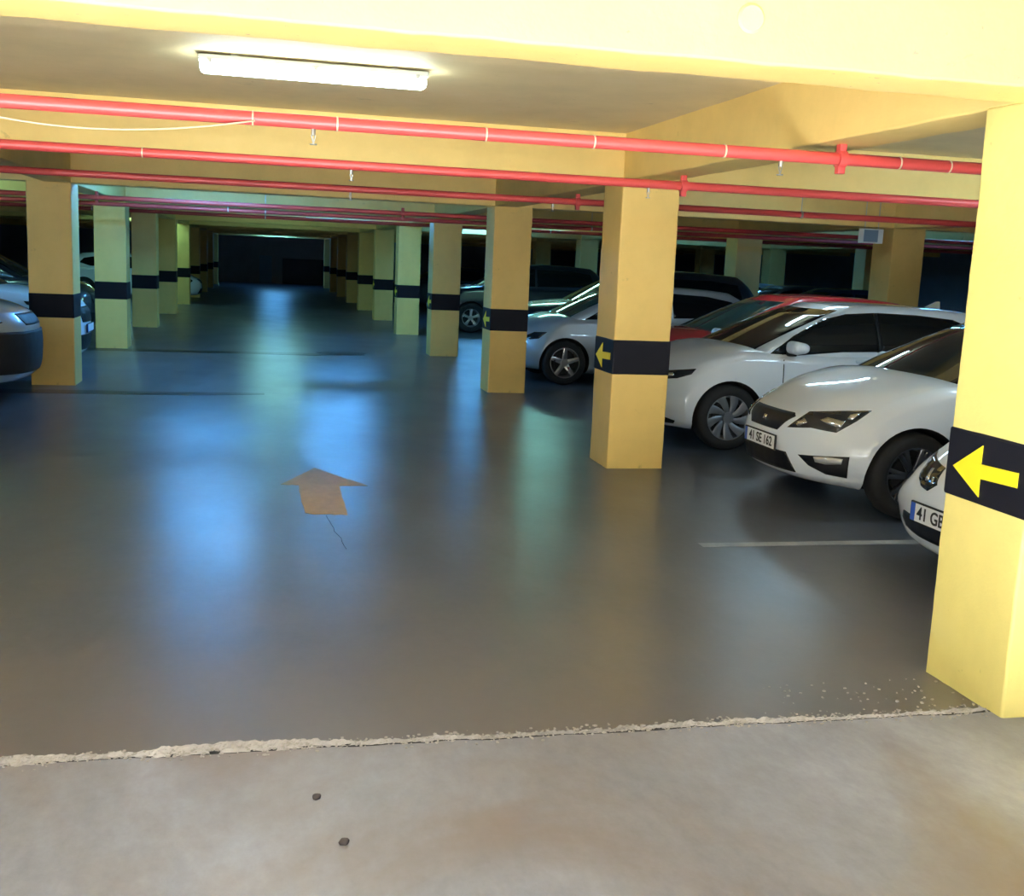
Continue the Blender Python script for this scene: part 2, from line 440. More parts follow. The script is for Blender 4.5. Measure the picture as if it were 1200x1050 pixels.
def strip(pts, w):
    L, R_ = [], []
    for k, p in enumerate(pts):
        a = Vector(pts[max(0, k - 1)]); b = Vector(pts[min(len(pts) - 1, k + 1)]); t = (b - a).normalized(); n = Vector((-t.y, t.x)) * w * (.5 + .5 * abs(noise.noise(Vector((k * .7, 3, 1)))))
        L.append(tuple(Vector(p) + n)); R_.append(tuple(Vector(p) - n))
    return L + R_[::-1]
cr = [(.40 + .10 * k / 14 + .02 * noise.noise(Vector((k * .5, 0, 2))), 7.12 - k * .085) for k in range(15)]
o = flat_patch('trim_5', strip(cr[:11], .0022), M['dark_joint'], -.001, .0012); o['kind'] = 'structure'
pd = [(1.30 + .42 * math.cos(a) * (1 + .35 * noise.noise(Vector((math.cos(a) * 2, math.sin(a) * 2, 4)))), 19.3 + .30 * math.sin(a) * (1 + .4 * noise.noise(Vector((math.cos(a) * 2, math.sin(a) * 2, 9))))) for a in [2 * PI * k / 40 for k in range(40)]]
tag(flat_patch('puddle', pd, M['wet'], -.001, .0015), 'small dark wet patch on the lane floor before the greenish pillar', 'puddle')

# ------------------------------------------------------------------ pipes, cable
def pipe(y, label, couplings=(), heads=(), hangers=(), clips=(), z=2.30, r=.032):
    t = thing('sprinkler_pipe', label, 'pipe', (0, y, z), 0, 'red sprinkler pipes')
    bm = bmesh.new(); tube(bm, (XW0 + .2, 0, 0), (XW1 - .2, 0, 0), r, 18); link('pipe_run', bm, M['pipe'], t, smooth=.7)
    for x in couplings:
        bm = bmesh.new()
        tube(bm, (x - .022, 0, 0), (x + .022, 0, 0), r + .014, 18)
        box(bm, x - .02, x + .02, -.022, .022, r - .01, r + .045, .004)
        box(bm, x - .02, x + .02, -.022, .022, -r - .045, -r + .01, .004)
        link('pipe_coupling', bm, M['pipe'], t, smooth=.6)
    for x in heads:
        bm = bmesh.new()
        tube(bm, (x, 0, -r + .01), (x, 0, -r - .028), .011, 10)
        tube(bm, (x - .010, 0, -r - .026), (x, 0, -r - .066), .0035, 6); tube(bm, (x + .010, 0, -r - .026), (x, 0, -r - .066), .0035, 6)
        tube(bm, (x, 0, -r - .066), (x, 0, -r - .071), .017, 12)
        link('sprinkler_head', bm, M['pipe_metal'], t, smooth=.6)
    for x in hangers:
        bm = bmesh.new()
        tube(bm, (x, 0, r - .006), (x, 0, ZC - z), .005, 8)
        tube(bm, (x - .012, 0, 0), (x + .012, 0, 0), r + .004, 18)
        link('pipe_hanger', bm, M['pipe_metal'], t, smooth=.6)
    for x in clips:
        bm = bmesh.new(); tube(bm, (x - .004, 0, 0), (x + .004, 0, 0), r + .003, 18); link('pipe_clip', bm, M['cable'], t, smooth=.6)
    return t
pipe(5.47, 'thick red sprinkler pipe nearest the entrance, just past the ceiling lamp', (2.96,), (.22, 2.62), (-4.6, 6.1), (-.06, .33, 1.05, 1.6, 2.3, 3.3, 3.6))
pipe(7.90, 'second red sprinkler pipe, running in front of the arrow pillar top', (3.02,), (.58, 2.75), (-4.2, 6.4), (-.8,))
pipe(10.70, 'third red sprinkler pipe from the entrance, above the white hatchback', (3.0, -2.55), (2.75, .78), (-4, 5.4), ())
pipe(15.90, 'dim red sprinkler pipe beyond the pillar beside the silver car nose', (-2.2, 1.9), (-.5,), (-3, 5.4), ())
pipe(18.30, 'dim red sprinkler pipe in front of the lime green lit pillar', (), (), (-3, 0, 5.4), ())
pipe(21.10, 'dark sprinkler pipe deep in the garage past the lime green lit pillar', (), (), (-3, 0, 5.4), ())
bm = bmesh.new()
pts = []
for k in range(25):
    u = k / 24; x = -1.45 + u * 1.40
    pts.append((x, 5.43, 2.285 - .095 * 4 * u * (1 - u) * (1 - .25 * u)))
path_tube(bm, pts, .004); tag(link('hanging_cable', bm, M['cable'], smooth=True), 'thin pale cable sagging under the nearest red pipe', 'cable')

# ------------------------------------------------------------------ lamps
def tube_mat(name, col, s):
    return simple(name, (.8, .8, .8), .3, emit=col, es=s)
def lamp(x, y, label, col, s, rot=0., L=1.27):
    t = thing('fluorescent_lamp', label, 'ceiling lamp', (x, y, ZC), rot, 'fluorescent ceiling lamps')
    bm = bmesh.new(); box(bm, -L / 2, L / 2, -.06, .06, -.045, -.012, .01); link('lamp_housing', bm, M['housing'], t)
    bm = bmesh.new()
    rbox(bm, L - .02, .105, .062, 24, 3, 2, .026, lambda p: Vector((p.x - L / 2 + .01, p.y, p.z - .105)))
    link('lamp_diffuser', bm, tube_mat('glowing tube ' + label[:20], col, s), t, smooth=True)
    for sx in (-.5, 0, .5):
        bm = bmesh.new(); box(bm, sx * L * .9 - .012, sx * L * .9 + .012, -.064, .064, -.058, -.03, .003)
        link('lamp_clip', bm, M['pipe_metal'], t)
    for sx in (-.35, .35):
        bm = bmesh.new(); box(bm, sx * L - .02, sx * L + .02, -.02, .02, -.02, .0, .002)
        link('mounting_bracket', bm, M['pipe_metal'], t)
    return t
WHITE, TEAL, BLUE, DBLUE = (.80, 1., .82), (.35, .95, .85), (.10, .42, 1.), (.05, .25, 1.)
lamp(.27, 6.55, 'lit fluorescent tube lamp on the ceiling behind the entrance beam', (.78, .97, 1.), 50)
COOL = (.62, .86, 1.)
COOL = (.50, .78, 1.)
LAMPS = [(-.70, 15.0, BLUE, 170, 'over the lane, just past the pillar beside the silver car nose'),
         (-.80, 17.0, BLUE, 170, 'over the lane, just before the lime green lit pillar'),
         (1.44, 22.2, BLUE, 190, 'over the right half of the lane past the olive pillar'),
         (.30, 27.0, TEAL, 42, 'over the lane past the greenish pillar, nearer of two'),
         (.34, 32.2, TEAL, 36, 'over the lane past the greenish pillar, farther of two'),
         (.50, 55.0, BLUE, 120, 'over the lane end in front of the end wall'),
         (5.3, 21.6, TEAL, 70, 'over the spaces between the olive and greenish pillars'),
         (5.6, 29.0, BLUE, 120, 'over the spaces past the dark car with the shining wheel'),
         (6.2, 12.3, COOL, 38, 'over the red car'),
         (6.3, 6.7, COOL, 90, 'over the two near white cars'),  # unseen lamp, kept to whiten the near cars
         (-5.3, 17.6, TEAL, 90, 'over the left parking spaces before the lime green pillar'),
         (-5.6, 12.0, BLUE, 90, 'over the silver car on the left'),
         (11.4, 16.5, BLUE, 110, 'over the second line of cars, nearer of two'),  # unseen lamp added to lift the black right background
         (11.4, 27.0, BLUE, 110, 'over the second line of cars, farther of two'),  # second unseen fill added for the right background
         (-9.0, 25.0, BLUE, 130, 'over the far left spaces, farther of two'),  # unseen lamp added to turn the left background navy
         (-9.2, 15.2, BLUE, 130, 'over the far left spaces, nearer of two'),  # another unseen fill added against the black on the left
         (-3.4, 34.0, TEAL, 50, 'over the pale car nose between the far left pillars')]  # added only to light the far car nose
for x, y, c, s, d in LAMPS: lamp(x, y, 'fluorescent tube lamp ' + d, c, s)

# ------------------------------------------------------------------ small things
def pebble(x, y, s, label, seed):
    bm = bmesh.new(); bmesh.ops.create_icosphere(bm, subdivisions=2, radius=s)
    for v in bm.verts: v.co = v.co * (1 + .35 * noise.noise(v.co * (1.2 / s) + Vector((seed, 0, 0)))); v.co.z *= .6
    tag(link('pebble', bm, M['stone'], None, True, (x, y, .004 + s * .45)), label, 'pebble')
pebble(.167, 3.266, .014, 'small dark pebble on the entrance concrete nearer the joint', 1)
pebble(.233, 2.983, .015, 'small dark pebble on the entrance concrete with a faint scratch beside it', 5)
t = thing('hanging_sign', 'small blue grey box sign hanging beside the wide yellow pillar', 'sign', (8.0, 13.75, 2.25))
bm = bmesh.new(); box(bm, -.15, .15, -.04, .09, -.10, .09, .006); link('sign_case', bm, M['sign_side'], t)
bm = bmesh.new(); box(bm, -.14, .07, -.046, -.039, -.085, .075, .002); link('sign_face', bm, M['sign_front'], t)
bm = bmesh.new(); tube(bm, (-.1, .02, .08), (-.1, .02, .5), .006, 8); tube(bm, (.1, .02, .08), (.1, .02, .5), .006, 8); link('sign_rod', bm, M['pipe_metal'], t)

t = thing('cover_plate', 'round cream painted cover plate on the face of the entrance beam', 'cover plate', (1.56, Y0, 2.516))
bm = bmesh.new(); lathe_y(bm, [(.0005, -.012), (.040, -.012), (.048, -.006), (.050, .012)], 32); link('plate_disc', bm, M['beam'], t, smooth=.6)
# far end wall furniture
bm = bmesh.new(); box(bm, -.30, .35, YEND - .06, YEND, 0, 1.45, .01); o = struct('door_1', bm, M['door_blue'])
bm = bmesh.new(); tube(bm, (.24, YEND - .10, .75), (.24, YEND - .05, .75), .02); link('door_handle', bm, M['pipe_metal'], o)
bm = bmesh.new(); box(bm, .9, 3.6, YEND - .05, YEND, 0, 1.35, .01); struct('door_2', bm, M['door_dark'])

# ------------------------------------------------------------------ cars
def lerp(a, b, t): return a + (b - a) * t

class Car:
    def __init__(s, P): s.P = P
    def build_body(s):
        P = s.P; L, W = P['L'], P['W']; H = .75
        hood = pchip(P['hood']); nose = pchip(P['nose']); tail = pchip(P['tail']); plan = pchip(P['plan']); side = pchip(P['side'])
        bot = pchip(P['bottom'])
        cf, pf = P['corner']
        def fn(p):
            c = p.z / H; yb = p.y / (W / 2)
            zt = hood(p.x) - P.get('crown', .045) * abs(yb) ** 3
            zb = bot(p.x); z = zb + c * (zt - zb)
            x = p.x
            ff = max(0, 1 - x / 1.25) ** 2
            fr = max(0, 1 - (L - x) / 1.0) ** 2
            lowk = P.get('low', 1.); hz = min(1, max(0, (z - .42) / .3)); x = x + ff * (nose(z) + cf * (lowk + (1 - lowk) * hz) * abs(yb) ** pf) - fr * (tail(z) + .22 * abs(yb) ** 3)
            y = p.y * plan(p.x) * side(c)
            return Vector((x, y, z))
        bm = bmesh.new()
        rbox(bm, L, W, H, 46, 14, 10, P.get('r', .085), fn)
        bmesh.ops.recalc_face_normals(bm, faces=bm.faces)
        me = bpy.data.meshes.new('lower'); bm.to_mesh(me); bm.free()
        ob = bpy.data.objects.new('lower', me); COL.objects.link(ob)
        bm = bmesh.new()
        for ax in P['axles']:
            for sg in (-1, 1):
                tube(bm, (ax, sg * (W / 2 - .27), P['wr']), (ax, sg * (W / 2 + .2), P['wr']), P['arch'], 48)
        me2 = bpy.data.meshes.new('cut'); bm.to_mesh(me2); bm.free()
        ob2 = bpy.data.objects.new('cut', me2); COL.objects.link(ob2)
        md = ob.modifiers.new('b', 'BOOLEAN'); md.operation = 'DIFFERENCE'; md.object = ob2; md.solver = 'EXACT'
        dg = bpy.context.evaluated_depsgraph_get()
        low = bpy.data.meshes.new_from_object(ob.evaluated_get(dg))
        bpy.data.objects.remove(ob); bpy.data.objects.remove(ob2)
        # cabin
        xf, xr, wc, roof = pchip(P['ws']), pchip(P['rw']), pchip(P['wc']), pchip(P['roof'])
        zb0 = P['cab0']; HC = .55; LC = 2.6; WC = 1.4
        def fc(p):
            t = p.z / HC; sx = p.x / LC; yb = p.y / (WC / 2)
            x = lerp(xf(t) + P['bow'] * yb * yb, xr(t) - .10 * yb * yb, sx)
            z = zb0 + t * (roof(x) - .02 * yb * yb - zb0)
            return Vector((x, yb * wc(t) * (1 - .05 * max(0, sx - .5) ** 2 * 4), z))
        bmc = bmesh.new(); rbox(bmc, LC, WC, HC, 26, 10, 8, .075, fc)
        bmesh.ops.recalc_face_normals(bmc, faces=bmc.faces)
        s.cab = BVHTree.FromBMesh(bmc)
        mc = bpy.data.meshes.new('cab'); bmc.to_mesh(mc); bmc.free()
        bm = bmesh.new(); bm.from_mesh(low); bm.normal_update()
        # faces of the wheel wells take the dark lining
        for f in bm.faces:
            c = f.calc_center_median()
            for ax in P['axles']:
                d = math.hypot(c.x - ax, c.z - P['wr'])
                if d < P['arch'] + .004 and abs(c.y) > W / 2 - .30:
                    rad = Vector((c.x - ax, 0, c.z - P['wr'])).normalized()
                    if f.normal.dot(rad) < -.3 or (abs(f.normal.y) > .9 and abs(c.y) < W / 2 - .25): f.material_index = 1
        s.low = BVHTree.FromBMesh(bm)
        bm.from_mesh(mc)
        s.all = BVHTree.FromBMesh(bm)
        return bm

    def patch(s, poly, plane, eps=.003, step=.03, which='all', sg=1, depth=.012):
        """an outline laid on to the bodywork and given a rim."""
        bvh = getattr(s, which)
        bm = bmesh.new()
        vs = [bm.verts.new((a, b, 0)) for a, b in poly]; bm.faces.new(vs)
        a0, a1 = min(p[0] for p in poly), max(p[0] for p in poly); b0, b1 = min(p[1] for p in poly), max(p[1] for p in poly)
        for ax, lo, hi in ((0, a0, a1), (1, b0, b1)):
            n = max(1, int((hi - lo) / step))
            for i in range(1, n):
                co_ = [0, 0, 0]; no = [0, 0, 0]; co_[ax] = lo + (hi - lo) * i / n; no[ax] = 1
                bmesh.ops.bisect_plane(bm, geom=bm.verts[:] + bm.edges[:] + bm.faces[:], plane_co=co_, plane_no=no)
        bmesh.ops.triangulate(bm, faces=[f for f in bm.faces if len(f.verts) > 4])
        bad = []
        nrm = {}
        k = math.sqrt(.5)
        for v in bm.verts:
            a, b = v.co.x, v.co.y
            if plane == 'side': o, d = Vector((a, sg * 3, b)), Vector((0, -sg, 0))
            elif plane == 'front': o, d = Vector((-2, a, b)), Vector((1, 0, 0))
            elif plane == 'rear': o, d = Vector((8, a, b)), Vector((-1, 0, 0))
            elif plane == 'top': o, d = Vector((a, b, 4)), Vector((0, 0, -1))
            elif plane == 'corner':
                d = Vector((k, -sg * k, 0)); o = Vector((k * a, sg * k * a, b)) - d * 4
            h = bvh.ray_cast(o, d)
            if h[0] is None:
                # just past the silhouette: take the closest spot of the bodywork
                q = {'side': Vector((a, sg * .72, b)), 'front': Vector((.4, a, b)), 'rear': Vector((4.1, a, b)), 'top': Vector((a, b, .9)), 'corner': Vector((k * a, sg * k * a, b))}[plane]
                h = bvh.find_nearest(q)
            n = h[1] if h[1].dot(d) < 0 else -h[1]
            v.co = h[0] + n * eps - d * 0; nrm[v] = n
        if bad: bmesh.ops.delete(bm, geom=bad, context='VERTS')
        bm.normal_update()
        edges = [e for e in bm.edges if e.is_boundary]
        if edges:
            r = bmesh.ops.extrude_edge_only(bm, edges=edges)
            old = {}
            for v in [g for g in r['geom'] if isinstance(g, bmesh.types.BMVert)]:
                best = None
                for e in v.link_edges:
                    w = e.other_vert(v)
                    if w in nrm: best = w
                if best is not None: v.co = best.co - nrm[best] * depth
        return bm

def ccw_side(poly): return poly

def wheel(parent, x, y, sg, P, style, mat):
    R = P['wr']; w = P.get('tw', .205)
    root = bpy.data.objects.new('wheel', None); COL.objects.link(root); root.parent = parent
    root.location = (x, y, R); root.empty_display_size = .1
    rr = P.get('rim', .215)
    bm = bmesh.new()
    prof = [(rr, -w / 2 + .01), (rr + .02, -w / 2), (R - .03, -w / 2 + .004), (R - .008, -w / 2 + .025), (R, -w / 2 + .05), (R, w / 2 - .05), (R - .008, w / 2 - .025), (R - .03, w / 2 - .004), (rr + .02, w / 2), (rr, w / 2 - .01)]
    lathe_y(bm, prof, 48); link('tyre', bm, M['tyre'], root, smooth=.7)
    bm = bmesh.new()
    o = sg * (w / 2 - .012)          # outer face plane
    lathe_y(bm, [(rr + .004, o), (rr - .012, o), (rr - .02, o - sg * .03), (rr - .03, o - sg * .12)], 48)
    n, kind = style
    def f(a, b, y):  # polar
        return Vector((a * math.cos(b), y, a * math.sin(b)))
    for k in range(n):
        a = 2 * PI * k / n + .3
        if kind == 'twin': subs = ((-.13, .018), (.13, .018))
        elif kind == 'star': subs = ((0, .030),)
        else: subs = ((0, .030),)
        for da, hw in subs:
            r0, r1 = .035, rr - .008
            tw = .35 if kind == 'turbine' else 0
            sec = []
            for q in range(6):
                t = q / 5; r_ = lerp(r0, r1, t); an = a + da * (.35 + .65 * t) + tw * t
                wd = hw * (1.25 - .35 * t) if kind != 'turbine' else hw * (.5 + 1.1 * t)
                yy = o - sg * (.004 + .02 * (1 - t) ** 2)
                c = f(r_, an, yy); tn = Vector((-math.sin(an), 0, math.cos(an)))
                sec.append([c + tn * wd, c + tn * wd * .6 + Vector((0, sg * .006, 0)), c - tn * wd * .6 + Vector((0, sg * .006, 0)), c - tn * wd, c - tn * wd * .8 - Vector((0, sg * .03, 0)), c + tn * wd * .8 - Vector((0, sg * .03, 0))])
            rings = [[bm.verts.new(p) for p in s_] for s_ in sec]
            for A, B in zip(rings, rings[1:]):
                for i in range(6): bm.faces.new((A[i], A[(i + 1) % 6], B[(i + 1) % 6], B[i]))
            bm.faces.new(rings[0]); bm.faces.new(rings[-1])
    link('rim', bm, mat, root, smooth=.7)
    bm = bmesh.new(); tube(bm, (0, o - sg * .05, 0), (0, o - sg * .002, 0), .055, 24); link('hub_cap', bm, mat, root, smooth=.7)
    bm = bmesh.new(); tube(bm, (0, o - sg * .13, 0), (0, o - sg * .10, 0), rr - .035, 32); tube(bm, (0, o - sg * .10, 0), (0, o - sg * .075, 0), .14, 32); link('brake_disc', bm, M['trim'], root, smooth=.7)
    return root

def text_mesh(txt, size):
    cu = bpy.data.curves.new('t', 'FONT'); cu.body = txt; cu.size = size; cu.align_x = 'CENTER'; cu.align_y = 'CENTER'; cu.extrude = .0008
    cu.offset = .0018
    ob = bpy.data.objects.new('t', cu); COL.objects.link(ob)
    dg = bpy.context.evaluated_depsgraph_get(); dg.update()
    me = bpy.data.meshes.new_from_object(ob.evaluated_get(dg)); bpy.data.objects.remove(ob)
    return me

def number_plate(parent, x, y, z, txt, tilt=0):
    """plate whose face looks towards -x of the car."""
    bm = bmesh.new(); box(bm, -.004, .012, -.262, .262, -.058, .058, .004)
    p = link('number_plate', bm, M['trim'], parent); p.location = (x, y, z); p.rotation_euler = (0, tilt, 0)
    bm = bmesh.new(); box(bm, -.0055, .0, -.254, .254, -.050, .050, .002); link('plate_face', bm, M['plate'], p)
    bm = bmesh.new(); box(bm, -.0065, .0, .212, .254, -.050, .050, .002); link('plate_strip', bm, M['plate_blue'], p)
    if txt:
        me = text_mesh(txt, .098)
        # text lies in xy facing +z: turn so that it reads from in front of the car
        mt = Matrix(((0, 0, -1, -.0066), (-1, 0, 0, -.022), (0, 1, 0, -.002), (0, 0, 0, 1)))
        me.transform(mt)
        xs = [v.co.y for v in me.vertices]; wd = max(xs) - min(xs)
        sc = min(1.0, .43 / wd); me.transform(Matrix.Translation((0, -.022 * (1 - sc), 0)) @ Matrix.Diagonal((1, sc, 1, 1)))
        me.materials.clear(); me.materials.append(M['ink'])
        o = bpy.data.objects.new('plate_lettering', me); COL.objects.link(o); o.parent = p
    return p

def mirror(poly): return [(-a, b) for a, b in poly]

def make_car(name, label, cat, P, loc, heading, paint, glass='glass', group='parked cars'):
    t = thing(name, label, cat, loc, heading, group)
    c = Car(P); W = P['W']
    bm = c.build_body()
    link('body', bm, [paint, M['trim']], t, smooth=.55)
    link('windscreen', c.patch(P['screen'], 'front', which='cab', step=.06), M[glass], t, smooth=True)
    if P.get('rear_screen'): link('rear_window', c.patch(P['rear_screen'], 'rear', which='cab', step=.06), M['glass'], t, smooth=True)
    for sg in (1, -1):
        for w in P['windows']: link('side_window', c.patch(w, 'side', which='cab', sg=sg, step=.022, eps=.005), M['glass'], t, smooth=True)
        if P.get('dark_pillar'): link('door_pillar', c.patch(P['dark_pillar'], 'side', which='cab', sg=sg, step=.03, eps=.003), M['black'], t, smooth=True)
        h = link('headlight', c.patch(P['headlight'] if not P.get('head_plane') else [(sg * a, b) for a, b in P['headlight']], P.get('head_plane', 'corner'), which='low', sg=sg, step=.025, eps=.005), M['lens'], t, smooth=True)
        for q in P.get('lamp_bits', ()): link('lamp_reflector', c.patch(q if not P.get('head_plane') else [(sg * a, b) for a, b in q], P.get('head_plane', 'corner'), which='low', sg=sg, step=.02, eps=.0075), M['lamp_inner'], h, smooth=True)
        if P.get('fog'):
            g = link('fog_recess', c.patch(P['fog'], 'corner', which='low', sg=sg, step=.03), M['black'], t, smooth=True)
            for q in P.get('fog_bits', ()): link('fog_light', c.patch(q, 'corner', which='low', sg=sg, step=.02, eps=.0055), M['fog'], g, smooth=True)
        for q in P.get('seams', ()): link('door_seam', c.patch(q, 'side', which='low', sg=sg, step=.05, eps=.0015), M['trim'], t, smooth=True)
        if P.get('tail_lamp'): link('tail_light', c.patch(P['tail_lamp'], 'side', which='low', sg=sg, step=.05), M['red_car'], t, smooth=True)
        for hx, hz in P.get('handles', ()):
            h_ = c.low.ray_cast(Vector((hx, sg * 3, hz)), Vector((0, -sg, 0)))
            if h_[0] is not None:
                bm = bmesh.new(); rbox(bm, .2, .03, .03, 6, 2, 2, .012, lambda p: Vector((p.x - .1 + hx, h_[0].y + p.y, p.z - .015 + hz)))
                link('door_handle', bm, paint, t, smooth=True)
        mx, mz = P['mirror']
        bm = bmesh.new(); yb = P['mirror_y']
        rbox(bm, .17, .21, .125, 5, 6, 5, .052, lambda p: Vector((mx + p.x + .05 * (p.y * sg + .1), sg * (yb + .13) + p.y, mz - .06 + (p.z - .06) * (1 - 2.6 * max(0, p.x - .05)) + .06)))
        mo = link('wing_mirror', bm, paint, t, smooth=True)
        bm = bmesh.new(); box(bm, mx + .03, mx + .12, min(sg * (yb - .04), sg * (yb + .07)), max(sg * (yb - .04), sg * (yb + .07)), mz - .085, mz - .045, .01)
        link('mirror_stalk', bm, M['black'], mo, smooth=.6)
    for q in P.get('grilles', ()):
        pl = list(q)
        link('grille', c.patch(pl, 'front', which='low', step=.02, eps=.006), M['black'], t, smooth=True)
    for nm, q, mt, ep in P.get('extras', ()):
        link(nm, c.patch(q, 'front', which='low', step=.03, eps=ep), M[mt], t, smooth=True)
    for ax in P['axles']:
        for sg in (1, -1): wheel(t, ax, sg * (W / 2 - .115), sg, P, P['wheel'], M[P['wheel_mat']])
    if P.get('fin'):
        fx, fz = P['fin']; bm = bmesh.new()
        prism(bm, [(fx - .10, fz - .02), (fx + .07, fz + .065), (fx + .10, fz + .065), (fx + .11, fz - .02)], lambda a, z: (a, -.018, z), lambda a, z: (a, .018, z))
        link('roof_antenna', bm, paint, t)
    if P.get('plate'):
        (pz, txt) = P['plate']
        h_ = c.low.ray_cast(Vector((-2, .26 + P.get('plate_y', 0), pz)), Vector((1, 0, 0)))
        h2 = c.low.ray_cast(Vector((-2, P.get('plate_y', 0), pz)), Vector((1, 0, 0)))
        number_plate(t, h2[0].x - .010, P.get('plate_y', 0), pz, txt)
    CARS[label] = (t, c)
    return t
CARS = {}

BASE = dict(L=4.27, W=1.80, wr=.315, arch=.355, axles=(.86, 3.48), bottom=[(0, .22), (.25, .19), (1, .17), (3.2, .17), (4.27, .26)],
            hood=[(0, .66), (.10, .74), (.32, .845), (.70, .935), (1.05, .99), (2.0, .97), (3.4, 1.0), (4.0, .98), (4.27, .92)],
            nose=[(.15, .10), (.28, .03), (.45, 0), (.60, .02), (.70, .06), (.78, .12)],
            tail=[(.2, .12), (.45, .0), (.75, .04), (1.0, .14)],
            plan=[(0, .94), (.5, .985), (1.0, 1), (3, 1), (3.8, .98), (4.27, .92)],
            side=[(0, .94), (.15, .975), (.5, 1.0), (.68, .995), (.80, .975), (1, .95)],
            corner=(.40, 2.8), crown=.05,
            cab0=.86, bow=.16, ws=[(0, .86), (.25, 1.10), (.6, 1.50), (.85, 1.82), (1, 2.05)], rw=[(0, 4.16), (.3, 4.10), (.7, 3.92), (1, 3.66)],
            wc=[(0, .82), (.25, .80), (.6, .72), (.88, .635), (1, .60)], roof=[(.8, 1.40), (2.0, 1.42), (2.6, 1.45), (3.2, 1.435), (3.9, 1.36), (4.2, 1.33)],
            screen=[(-.70, .90), (.70, .90), (.66, 1.05), (.585, 1.26), (.53, 1.355), (-.53, 1.355), (-.585, 1.26), (-.66, 1.05)],
            rear_screen=[(-.55, 1.05), (.55, 1.05), (.5, 1.30), (-.5, 1.30)],
            windows=[[(1.42, .965), (2.42, .985), (2.42, 1.345), (2.22, 1.35), (1.98, 1.305), (1.75, 1.20)], [(2.47, .985), (3.3, 1.01), (3.62, 1.10), (3.5, 1.24), (3.1, 1.315), (2.47, 1.345)]],
            mirror=(1.50, 1.0), mirror_y=.80,
            headlight=[(.62, .66), (.74, .60), (.90, .66), (1.04, .76), (1.10, .80), (.76, .765)],
            grilles=[[(-.36, .70), (.36, .70), (.27, .58), (-.27, .58)], [(-.36, .42), (.36, .42), (.46, .26), (-.46, .26)]],
            wheel=(5, 'twin'), wheel_mat='alloy', handles=((2.25, .88), (3.2, .91)),
            seams=[[(1.36, .30), (1.37, .30), (1.40, .93), (1.39, .93)], [(2.44, .28), (2.45, .28), (2.45, .96), (2.44, .96)]],
            tail_lamp=[(4.0, .80), (4.2, .80), (4.2, .93), (3.95, .95)],
            plate=(.47, ''))
def params(**k): d = dict(BASE); d.update(k); return d

P_SPORT = params(plate=(.455, '41 SE 162'), axles=(.77, 3.40), wheel=(7, 'twin'), wheel_mat='dark_alloy',
    headlight=[(.262, .583), (.339, .649), (.407, .709), (.633, .739), (.851, .765), (.775, .691), (.65, .598), (.544, .603), (.458, .609)],
    lamp_bits=[[(.327, .624), (.391, .662), (.422, .638), (.356, .605)], [(.512, .667), (.561, .689), (.695, .676), (.671, .634), (.576, .646)], [(.715, .723), (.781, .741), (.739, .692), (.702, .694)]],
    fog=[(.381, .405), (.768, .443), (.755, .285), (.603, .292), (.47, .339)],
    fog_bits=[[(.507, .409), (.615, .422), (.723, .422), (.714, .383), (.599, .367), (.522, .373)]],
    grilles=[[(-.30, .685), (.30, .685), (.335, .665), (.22, .548), (-.22, .548), (-.335, .665)], [(-.35, .405), (.35, .405), (.42, .268), (-.42, .268)]],
    extras=[('grille_badge', [(-.022, .630), (.022, .630), (.022, .600), (-.022, .600)], 'chrome', .010)])
P_WHITE = params(roof=[(.8, 1.38), (2.0, 1.40), (2.6, 1.43), (3.2, 1.415), (3.9, 1.35), (4.2, 1.32)], fin=(3.45, 1.405),
    wheel=(9, 'turbine'), wheel_mat='grey_cap', mirror=(1.40, 1.0),
    headlight=[(.52, .70), (.62, .725), (.75, .742), (.934, .767), (.907, .716), (.78, .670), (.66, .655)],
    lamp_bits=[[(.60, .70), (.72, .715), (.74, .69), (.62, .675)]],
    fog=[(.56, .33), (.80, .27), (.78, .24), (.58, .24)],
    windows=[[(1.217, .894), (1.32, .975), (1.531, 1.102), (1.863, 1.261), (2.115, 1.325), (2.42, 1.345), (2.42, .975), (2.025, .965), (1.32, .901)],
             [(2.46, .977), (2.46, 1.347), (2.894, 1.338), (3.301, 1.305), (3.62, 1.19), (3.72, 1.10), (3.5, 1.03)]],
    dark_pillar=[(2.40, .97), (2.40, 1.345), (2.48, 1.347), (2.48, .975)])
_low = [(a, b - .035) for a, b in BASE['hood']]
P_NEAR = params(plate=(.425, '41 GB 271'), corner=(.50, 2.3), low=.55, bottom=[(0, .19), (.25, .17), (1, .17), (3.2, .17), (4.27, .26)],
    headlight=[(.33, .598), (.385, .655), (.50, .715), (.32, .70), (.14, .685), (.09, .60), (.17, .552), (.26, .562)], head_plane='front',
    lamp_bits=[[(.22, .60), (.25, .66), (.22, .665), (.19, .61)], [(.15, .59), (.17, .63), (.145, .63), (.125, .60)]],
    grilles=[[(-.44, .385), (.44, .385), (.485, .335), (.43, .295), (.25, .28), (-.25, .28), (-.43, .295), (-.485, .335)]])
